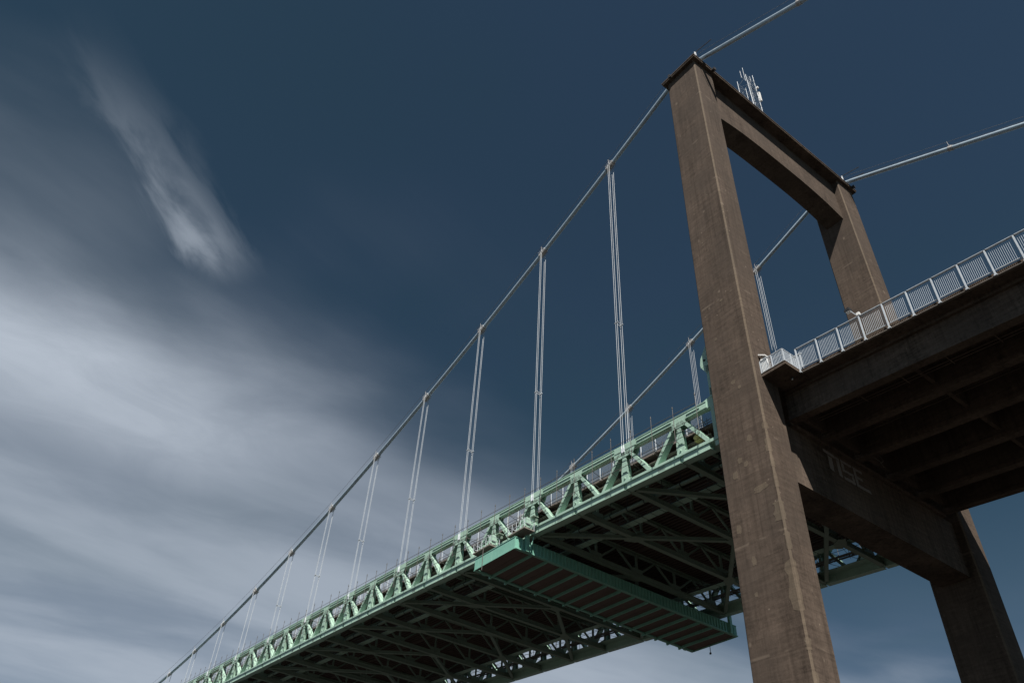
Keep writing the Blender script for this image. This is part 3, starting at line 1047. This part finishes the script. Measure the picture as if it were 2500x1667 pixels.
for r, z in rings:
    for k in range(10):
        a = 2 * math.pi * k / 10
        q = 1 + 0.12 * math.sin(3 * a + z * 5)
        vs.append((c0.x + math.cos(a) * r * q, c0.y + math.sin(a) * r * q, c0.z + z))
bag.add(vs, [(i * 10 + k, i * 10 + (k + 1) % 10, (i + 1) * 10 + (k + 1) % 10, (i + 1) * 10 + k) for i in range(6) for k in range(10)], True)
bag.box(c0.x - 0.5, c0.x + 0.3, c0.y - 0.3, c0.y + 0.3, c0.z - 0.47, c0.z - 0.42)
tag(obj('sack', bag, 'sack'), 'round yellowish sack on the scaffold by the tower leg', 'sack')

# ------------------------------------------------------------------ hinge link beside the near leg
for sy, lab in ((1, 'green steel hinge link hanging from the near tower leg at the truss end'),):
    hl = thing('hinge_link', lab, 'hinge link', (3.0, sy * HY, zT(3)))
    y0, y1 = sy * HY - 0.55, sy * HY + 0.42
    lx = XT + leg_d(57) + 0.004
    mb = MB().prism([(lx, 60.4), (lx + 0.55, 59.6), (lx + 1.42, 58.2), (lx + 1.56, 57.5), (lx + 1.5, 57.0), (lx, 56.95)], 1, y0, y1)
    hd = obj('bracket', mb, 'green', hl)
    obj('pin', MB().tube((lx + 0.95, y1 - 0.1, 57.75), (lx + 0.95, y1 + 0.08, 57.75), 0.13, 10), 'black', hd)
    obj('link_bar', MB().box(lx + 0.35, lx + 0.92, y0 + 0.2, y1 - 0.05, zT(3) + 0.15, 56.94), 'green', hl)
    mb = MB().prism([(lx + 0.15, 56.94), (lx + 1.4, 56.94), (lx + 0.95, 56.1), (lx + 0.3, 56.1)], 1, y1 - 0.04, y1 - 0.0)
    obj('cheek_plate', mb, 'green', hl)
    bt = MB()
    for r in range(4):
        for q in range(5):
            bt.box(lx + 0.45 + 0.1 * r, lx + 0.51 + 0.1 * r, y1 - 0.05, y1 - 0.01, zT(3) + 0.4 + 0.18 * q, zT(3) + 0.5 + 0.18 * q)
            bt.box(lx + 0.45 + 0.12 * r, lx + 0.52 + 0.12 * r, y1, y1 + 0.04, 56.2 + 0.15 * q, 56.27 + 0.15 * q)
    obj('bolt_field', bt, 'bolt', hl, kind='stuff')

# ------------------------------------------------------------------ inspection traveller under the span
tx0, tx1, tz0, tz1, ty = 32.37, 40.45, 46.6, 48.02, 19.32
tr = thing('inspection_traveller', 'teal green gantry platform hung beneath the truss span, brown boarded underside', 'inspection gantry', (36.4, 0, tz0))
obj('end_panel', MB().box(tx0, tx1, ty - 0.06, ty, tz0, tz1).box(tx0 - 0.02, tx1 + 0.02, ty - 0.12, ty + 0.05, tz1, tz1 + 0.08), 'teal', tr)
obj('end_panel', MB().box(tx0, tx1, -ty, -ty + 0.06, tz0, tz1), 'teal', tr)
for x, s2 in ((tx0, 1), (tx1, -1)):
    a, b = (x, x + 0.05) if s2 > 0 else (x - 0.05, x)
    obj('side_sheet', MB().box(a, b, -ty + 0.06, ty - 0.06, tz0 + 0.12, tz1), 'teal', tr)
    obj('bottom_rail', MB().box(x - 0.20, x + 0.20, -ty + 0.06, ty - 0.061, tz0 - 0.02, tz0 + 0.115), 'teal', tr)
    obj('top_rail', MB().box(x - 0.10, x + 0.10, -ty + 0.06, ty - 0.125, tz1 + 0.003, tz1 + 0.10), 'teal', tr)
    first = None
    k = 0
    y = ty - 0.45
    while y > -ty + 0.3:
        if first is None:
            xo = x - 0.17 if s2 > 0 else x + 0.001
            first = obj('rib', MB().prism([(xo, y - 0.09), (xo, y + 0.09), (xo + 0.169, y + 0.14), (xo + 0.169, y - 0.14)] if s2 > 0 else
                                          [(xo, y - 0.14), (xo, y + 0.14), (xo + 0.169, y + 0.09), (xo + 0.169, y - 0.09)], 2, tz0 + 0.118, tz1 - 0.01), 'teal', tr)
            y_first = y
        else:
            again(first, tr, (0, y - y_first, 0))
        y -= 0.56
nb = 15
ys = [16.72 - 2.39 * i for i in range(nb)]
beam0 = None
for i, y in enumerate(ys):
    mb = MB().ibeam((tx0 + 0.15, y, tz0 + 0.02), (tx1 + 0.05, y, tz0 + 0.02), 0.15, 0.38, (0, 0, 1), 0.05, 0.08)
    if beam0 is None:
        beam0 = obj('cross_beam', mb, 'teal', tr)
    else:
        again(beam0, tr, (0, y - ys[0], 0))
    obj('beam_stub', MB().box(tx1 + 0.06, tx1 + 0.42, y - 0.11, y + 0.11, tz0 - 0.18, tz0 + 0.2), 'teal', tr)
edges = [ty - 0.07] + ys + [-ty + 0.07]
for a, b in zip(edges, edges[1:]):
    # three boards between two beams
    w = (a - b) / 3
    for q in range(3):
        obj('floor_board', MB().box(tx0 + 0.16, tx1 - 0.16, b + w * q + 0.014, b + w * (q + 1) - 0.014, tz0 + 0.18 + 0.015 * (q % 2), tz0 + 0.24 + 0.015 * (q % 2)), 'brown', tr)
obj('sun_block_sheet', MB().box(tx0 + 0.2, tx1 - 0.2, -ty + 0.1, ty - 0.15, tz0 + 0.30, tz0 + 0.34), 'dark', tr)  # added sheet, stops sun falling through the board gaps
for y in (17.75, -17.75):
    for x in (tx0 - 0.3, tx1 + 0.1):
        obj('hanger_arm', MB().box(x - 0.2, x + 0.2, y - 0.22, y + 0.22, tz0 - 0.05, zT(x) - 4.75), 'teal', tr)
for x in (tx0 - 0.3,):
    obj('stay', MB().beam((x - 0.1, 17.4, tz0 + 0.1), (x - 0.35, 17.0, zT(x) - 5.62), 0.12, 0.12), 'teal', tr)
obj('hook', MB().tube((tx1 - 3.2, -ty + 0.1, tz0), (tx1 - 3.2, -ty + 0.1, tz0 - 0.9), 0.05, 5).box(tx1 - 3.3, tx1 - 3.05, -ty + 0.02, -ty + 0.18, tz0 - 1.1, tz0 - 0.85), 'black', tr)
obj('drop_pole', MB().tube((tx0 + 6.3, ty + 0.12, tz0 - 0.6), (tx0 + 6.3, ty + 0.12, tz1 + 1.0), 0.05, 5), 'scaff', tr)

# drive cradles standing on the gantry's near end
for (cx0, cx1, lab) in ((30.7, 34.0, 'caged drive cradle at the tower end of the teal gantry'), (37.6, 41.2, 'caged drive cradle at the far end of the teal gantry')):
    cr = thing('drive_cradle', lab, 'work cradle', ((cx0 + cx1) / 2, 18.4, 48.25), 'drive cradles on the gantry')
    z0 = zT(cx0) - 5.62 - 0.35 + 0.28
    cy0, cy1 = 17.75, 19.28
    obj('platform', MB().box(cx0, cx1, cy0, cy1, z0, z0 + 0.14), 'plank', cr)
    n = 4
    for i in range(n + 1):
        x = cx0 + 0.05 + (cx1 - cx0 - 0.1) * i / n
        for y in (cy0 + 0.05, cy1 - 0.05):
            obj('cage_post', MB().tube((x, y, z0 + 0.14), (x, y, z0 + 1.35), 0.035, 5), 'white', cr)
    mb = MB()
    for zz in (0.72, 1.3):
        for y in (cy0 + 0.05, cy1 - 0.05):
            mb.tube((cx0, y, z0 + zz), (cx1, y, z0 + zz), 0.03, 5)
        for x in (cx0 + 0.05, cx1 - 0.05):
            mb.tube((x, cy0, z0 + zz), (x, cy1, z0 + zz), 0.03, 5)
    for i in range(2):
        xa = cx0 + (cx1 - cx0) * (0.5 + 0.25 * i)
        mb.tube((xa, cy1 - 0.05, z0 + 0.2), (xa + 0.8, cy1 - 0.05, z0 + 0.7), 0.025, 5)
        mb.tube((xa + 0.8, cy1 - 0.05, z0 + 0.7), (xa, cy1 - 0.05, z0 + 1.3), 0.025, 5)
    obj('cage_rail', mb, 'white', cr)
    mb = MB()
    mb.prism([(cx0 + 0.5, z0 + 0.9), (cx0 + 1.1, z0 + 1.1), (cx0 + 1.7, z0 + 0.75), (cx0 + 2.3, z0 + 0.95), (cx0 + 2.3, z0 + 0.55), (cx0 + 1.6, z0 + 0.35), (cx0 + 0.5, z0 + 0.55)], 1, 18.1, 18.8)
    mb.box(cx0 + 0.35, cx0 + 1.15, 18.0, 18.7, z0 + 1.0, z0 + 1.75)
    obj('drive_housing', mb, 'green', cr)
    mb = MB().tube((cx0 + 0.75, 18.85, z0 + 0.55), (cx0 + 0.75, 18.55, z0 + 0.55), 0.28, 12).tube((cx0 + 1.4, 18.85, z0 + 0.45), (cx0 + 1.4, 18.55, z0 + 0.45), 0.24, 12)
    mb.tube((cx0 + 0.35, 18.85, z0 + 0.3), (cx0 + 0.35, 18.6, z0 + 0.3), 0.18, 10)
    obj('gear_wheel', mb, 'greenshade', cr)
    mb = MB().box(cx0 - 0.35, cx0 + 0.35, 17.45, 18.2, z0 + 1.8, z0 + 1.92)
    mb.box(cx0 - 0.25, cx0 + 0.05, 17.55, 17.8, z0 + 1.3, z0 + 1.79)
    obj('roller_arm', mb, 'greenshade', cr)
    obj('hoop', MB().sweep([(cx0 + 1.3 + 0.5 * math.cos(t), 18.9, z0 + 1.35 + 0.55 * math.sin(t)) for t in [math.pi * i / 8 for i in range(9)]], 0.03, 5), 'white', cr)

# ------------------------------------------------------------------ approach span
ap = thing('approach_span', 'dark brown concrete approach deck with long girders, seen from underneath', 'bridge deck', (-3, 0, 48.8))
DE = 15.05                                   # deck edge
GR = 0.0703
def zF(x): return 51.85 + GR * (x + 5.65)    # soffit level at the edge
XS = -62.0


def run(mb, x0, x1, y0, y1, o0, o1):
    ra = [(x0, y0, zF(x0) + o0), (x0, y1, zF(x0) + o0), (x0, y1, zF(x0) + o1), (x0, y0, zF(x0) + o1)]
    rb = [(x1, y0, zF(x1) + o0), (x1, y1, zF(x1) + o0), (x1, y1, zF(x1) + o1), (x1, y0, zF(x1) + o1)]
    mb.loft(ra, rb)
    return mb


XC = -5.57
obj('deck_slab', run(MB(), XS, XC, -DE + 0.25, DE - 0.25, 0.06, 0.55), 'approach', ap)
obj('deck_slab', run(MB(), XC, 2.6, -14.85, 14.85, 0.06, 0.55), 'approach', ap)
for s2 in (1, -1):
    obj('edge_nosing', run(MB(), XS, XC, s2 * (DE - 0.25) if s2 > 0 else -DE, s2 * DE if s2 > 0 else -DE + 0.25, 0.0, 0.06), 'edge', ap)
for yg in (13.4 - 0.45, 8.04, 2.68, -2.68, -8.04, -13.4 + 0.45):
    mb = MB()
    run(mb, XS, -2.3, yg - 0.28, yg + 0.28, -2.72, 0.055)
    run(mb, XS, -2.3, yg - 0.46, yg + 0.46, -3.15, -2.722)
    run(mb, XS, -2.3, yg - 0.6, yg + 0.6, -0.26, 0.054)
    obj('girder', mb, 'approach', ap)
# end diaphragm and cross frames
ygs = [12.95, 8.04, 2.68, -2.68, -8.04, -12.95]
for xd in (-2.85, -14.0, -25.0, -36.0, -47.0):
    for a, b in zip(ygs, ygs[1:]):
        lo = -2.6 if xd > -3 else -2.2
        obj('diaphragm', run(MB(), xd - 0.18, xd + 0.18, b + 0.285, a - 0.285, lo, 0.05), 'approach', ap)
# thin conduits clipped beside the girders
for y in (11.5, 11.1, 6.6):
    obj('conduit', MB().sweep([(x, y, zF(x) - 2.9) for x in (-60, -40, -20, -4)], 0.04, 6), 'approach', ap)
for k in range(9):
    x = -9 - k * 4.0
    obj('conduit_bracket', MB().box(x - 0.04, x + 0.04, 10.9, 12.4, zF(x) - 3.0, zF(x) - 2.945), 'approach', ap)
obj('road_surface', run(MB(), XS, 2.55, -13.9, 13.9, 0.553, 0.60), 'asphalt', ap)
# balcony round the leg
PT = leg_b(52) - 0.95
pod = MB().box(XC, XT - leg_d(52) - 0.01, 13.9, PT, 51.8, 52.12)
pod.box(XC - 0.02, XT - leg_d(52) - 0.01, 14.82, PT + 0.03, 52.123, 52.17)
obj('balcony_slab', pod, 'approach', ap)
obj('expansion_bearing', MB().box(-2.28, -1.2, -13.2, 13.2, 48.63, 49.0), 'approach', ap)
# tag scrawled on the end diaphragm
zd_ = zF(-3.03)
mb = MB()
for (ya, za, yb_, zb_) in ((1.9, 51.2, 0.9, 51.4), (0.9, 51.1, 0.1, 50.6), (0.1, 50.6, 0.6, 50.0), (0.6, 50.0, -0.5, 49.9), (-0.3, 51.0, -1.2, 50.3), (-1.2, 50.3, -0.4, 49.7), (-0.5, 49.9, -0.9, 49.4)):
    mb.beam((-3.037, ya, za), (-3.037, yb_, zb_), 0.10, 0.008, (1, 0, 0))
obj('scrawl', mb, 'sprayed', ap)

# railing along the approach deck edge
ar = thing('approach_railing', 'tall white picket railing along the near edge of the approach deck', 'railing', (-5.6, DE, 51.9))
px_ = [-5.6 - 2.26 * i for i in range(22)]
for i, x in enumerate(px_):
    b = zF(x)
    mb = MB().beam((x, DE + 0.10, b - 0.02), (x, DE + 0.10, b + 2.78), 0.105, 0.12, (1, 0, 0))
    mb.box(x - 0.12, x + 0.12, DE + 0.02, DE + 0.17, b - 0.05, b + 0.07)
    post = obj('rail_post', mb, 'white', ar)
    obj('rail_bracket', MB().box(x - 0.12, x + 0.12, DE - 0.02, DE + 0.12, b + 2.72, b + 2.84), 'black', post)
    if i == len(px_) - 1:
        break
    x1 = px_[i + 1]
    obj('handrail', MB().beam((x - 0.02, DE - 0.02, zF(x) + 2.86), (x1 + 0.02, DE - 0.02, zF(x1) + 2.86), 0.20, 0.05), 'white', ar)
    obj('bottom_rail', MB().beam((x - 0.1, DE - 0.06, zF(x) + 0.56), (x1 + 0.1, DE - 0.06, zF(x1) + 0.56), 0.10, 0.045), 'white', ar)
    for q in range(1, 15):
        t = (q + 0.25) / 15.3
        xx = x + (x1 - x) * t
        zz = zF(xx)
        if i < 15:
            obj('picket', MB().beam((xx, DE - 0.06, zz + 0.59), (xx, DE - 0.06, zz + 2.80), 0.027, 0.027, (1, 0, 0)), 'white', ar)
# inner railing going on past the balcony
mb = MB()
for q in range(14):
    xx = -5.4 + q * 0.18
    mb.beam((xx, 14.2, zF(xx) + 0.59), (xx, 14.2, zF(xx) + 2.8), 0.04, 0.04, (1, 0, 0))
mb.beam((-5.6, 14.2, zF(-5.6) + 2.86), (-2.9, 14.2, zF(-2.9) + 2.86), 0.18, 0.08)
mb.beam((-5.45, 14.2, zF(-5.4)), (-5.45, 14.2, zF(-5.4) + 2.8), 0.11, 0.11, (1, 0, 0))
obj('return_panel', mb, 'white', ar)

# balcony railing
brl = thing('balcony_railing', 'lower white picket railing round the small balcony at the tower leg', 'railing', (XC, PT, 52.17))
z0 = 52.172
xa, xb = XC + 0.06, XT - leg_d(52) - 0.06
for (x, y) in ((xa, PT - 0.04), (xb, PT - 0.04), (xa, 14.95), ((xa + xb) / 2, PT - 0.04), (xa, 16.1)):
    obj('rail_post', MB().beam((x, y, z0), (x, y, z0 + 1.42), 0.10, 0.10, (1, 0, 0)), 'white', brl)
obj('handrail', MB().beam((xa, PT - 0.04, z0 + 1.45), (xb, PT - 0.04, z0 + 1.45), 0.09, 0.06), 'white', brl)
obj('handrail', MB().beam((xa, PT - 0.09, z0 + 1.452), (xa, 14.9, z0 + 1.452), 0.09, 0.06), 'white', brl)
mb = MB().beam((xa, PT - 0.04, z0 + 0.1), (xb, PT - 0.04, z0 + 0.1), 0.05, 0.05).beam((xa, PT - 0.04, z0 + 0.82), (xa + 1.5, PT - 0.04, z0 + 0.82), 0.05, 0.05).beam((xa, PT - 0.08, z0 + 0.1), (xa, 14.9, z0 + 0.1), 0.05, 0.05)
obj('rail', mb, 'white', brl)
for q in range(1, 17):
    xx = xa + (xb - xa) * q / 17
    obj('picket', MB().beam((xx, PT - 0.04, z0 + 0.1), (xx, PT - 0.04, z0 + 1.42), 0.035, 0.035, (1, 0, 0)), 'white', brl)
for q in range(1, 15):
    yy = 14.95 + (PT - 15.0) * q / 15
    obj('picket', MB().beam((xa, yy, z0 + 0.1), (xa, yy, z0 + 1.42), 0.035, 0.035, (0, 1, 0)), 'white', brl)

# white cabinet on the balcony
cb = thing('cabinet', 'white metal cabinet with its lid tilted open, on the balcony against the tower leg', 'cabinet', (-3.3, PT - 0.3, z0))
cx0, cx1, cy0, cy1 = -3.62, -3.02, PT - 0.46, PT - 0.085
obj('body', MB().box(cx0, cx1, cy0, cy1, z0 + 0.003, z0 + 1.72), 'whitebox', cb)
mb = MB()
mb.loft([(cx0 - 0.06, cy0 - 0.05, z0 + 1.75), (cx0 - 0.06, cy1 + 0.12, z0 + 1.75), (cx0 - 0.06, cy1 + 0.12, z0 + 1.88), (cx0 - 0.06, cy0 - 0.05, z0 + 1.88)],
        [(cx1 + 0.08, cy0 - 0.05, z0 + 2.22), (cx1 + 0.08, cy1 + 0.12, z0 + 2.22), (cx1 + 0.08, cy1 + 0.12, z0 + 2.35), (cx1 + 0.08, cy0 - 0.05, z0 + 2.35)])
obj('lid', mb, 'whitebox', cb)
for yy in (cy0 + 0.06, cy1 - 0.12):
    obj('hinge', MB().box(cx0 + 0.03, cx0 + 0.12, yy, yy + 0.06, z0 + 1.721, z0 + 1.80), 'black', cb)

# floodlight on the fourth railing post
fx = px_[3] + 0.45
fl = thing('floodlight', 'black floodlight on a white angled arm above the railing', 'floodlight', (fx - 0.4, DE, zF(fx) + 2.9))
fz = zF(fx) + 2.92
obj('junction_box', MB().box(fx - 0.62, fx - 0.32, DE - 0.1, DE + 0.12, fz, fz + 0.3), 'whitebox', fl)
obj('arm', MB().beam((fx - 0.3, DE, fz + 0.12), (fx + 0.16, DE, fz + 1.0), 0.07, 0.07), 'white', fl)
mb = MB()
mb.loft([(fx + 0.1, DE - 0.3, fz + 0.98), (fx + 0.1, DE + 0.3, fz + 0.98), (fx + 0.1, DE + 0.3, fz + 1.30), (fx + 0.1, DE - 0.3, fz + 1.30)],
        [(fx + 0.62, DE - 0.22, fz + 1.02), (fx + 0.62, DE + 0.22, fz + 1.02), (fx + 0.62, DE + 0.22, fz + 1.22), (fx + 0.62, DE - 0.22, fz + 1.22)])
obj('lamp_head', mb, 'black', fl)
obj('lens', MB().box(fx + 0.13, fx + 0.55, DE - 0.2, DE + 0.2, fz + 0.94, fz + 0.975), 'whitebox', fl)

# tiny lamp under the balcony
lp = thing('soffit_lamp', 'tiny white lamp fixed to the dark underside of the balcony', 'lamp', (-4.6, 15.2, 51.7))
obj('bracket', MB().box(-4.75, -4.6, 15.1, 15.25, 51.62, 51.797), 'black', lp)
obj('bulb_housing', MB().tube((-4.68, 15.17, 51.62), (-4.64, 15.2, 51.50), 0.05, 8, 0.07), 'whitebox', lp)
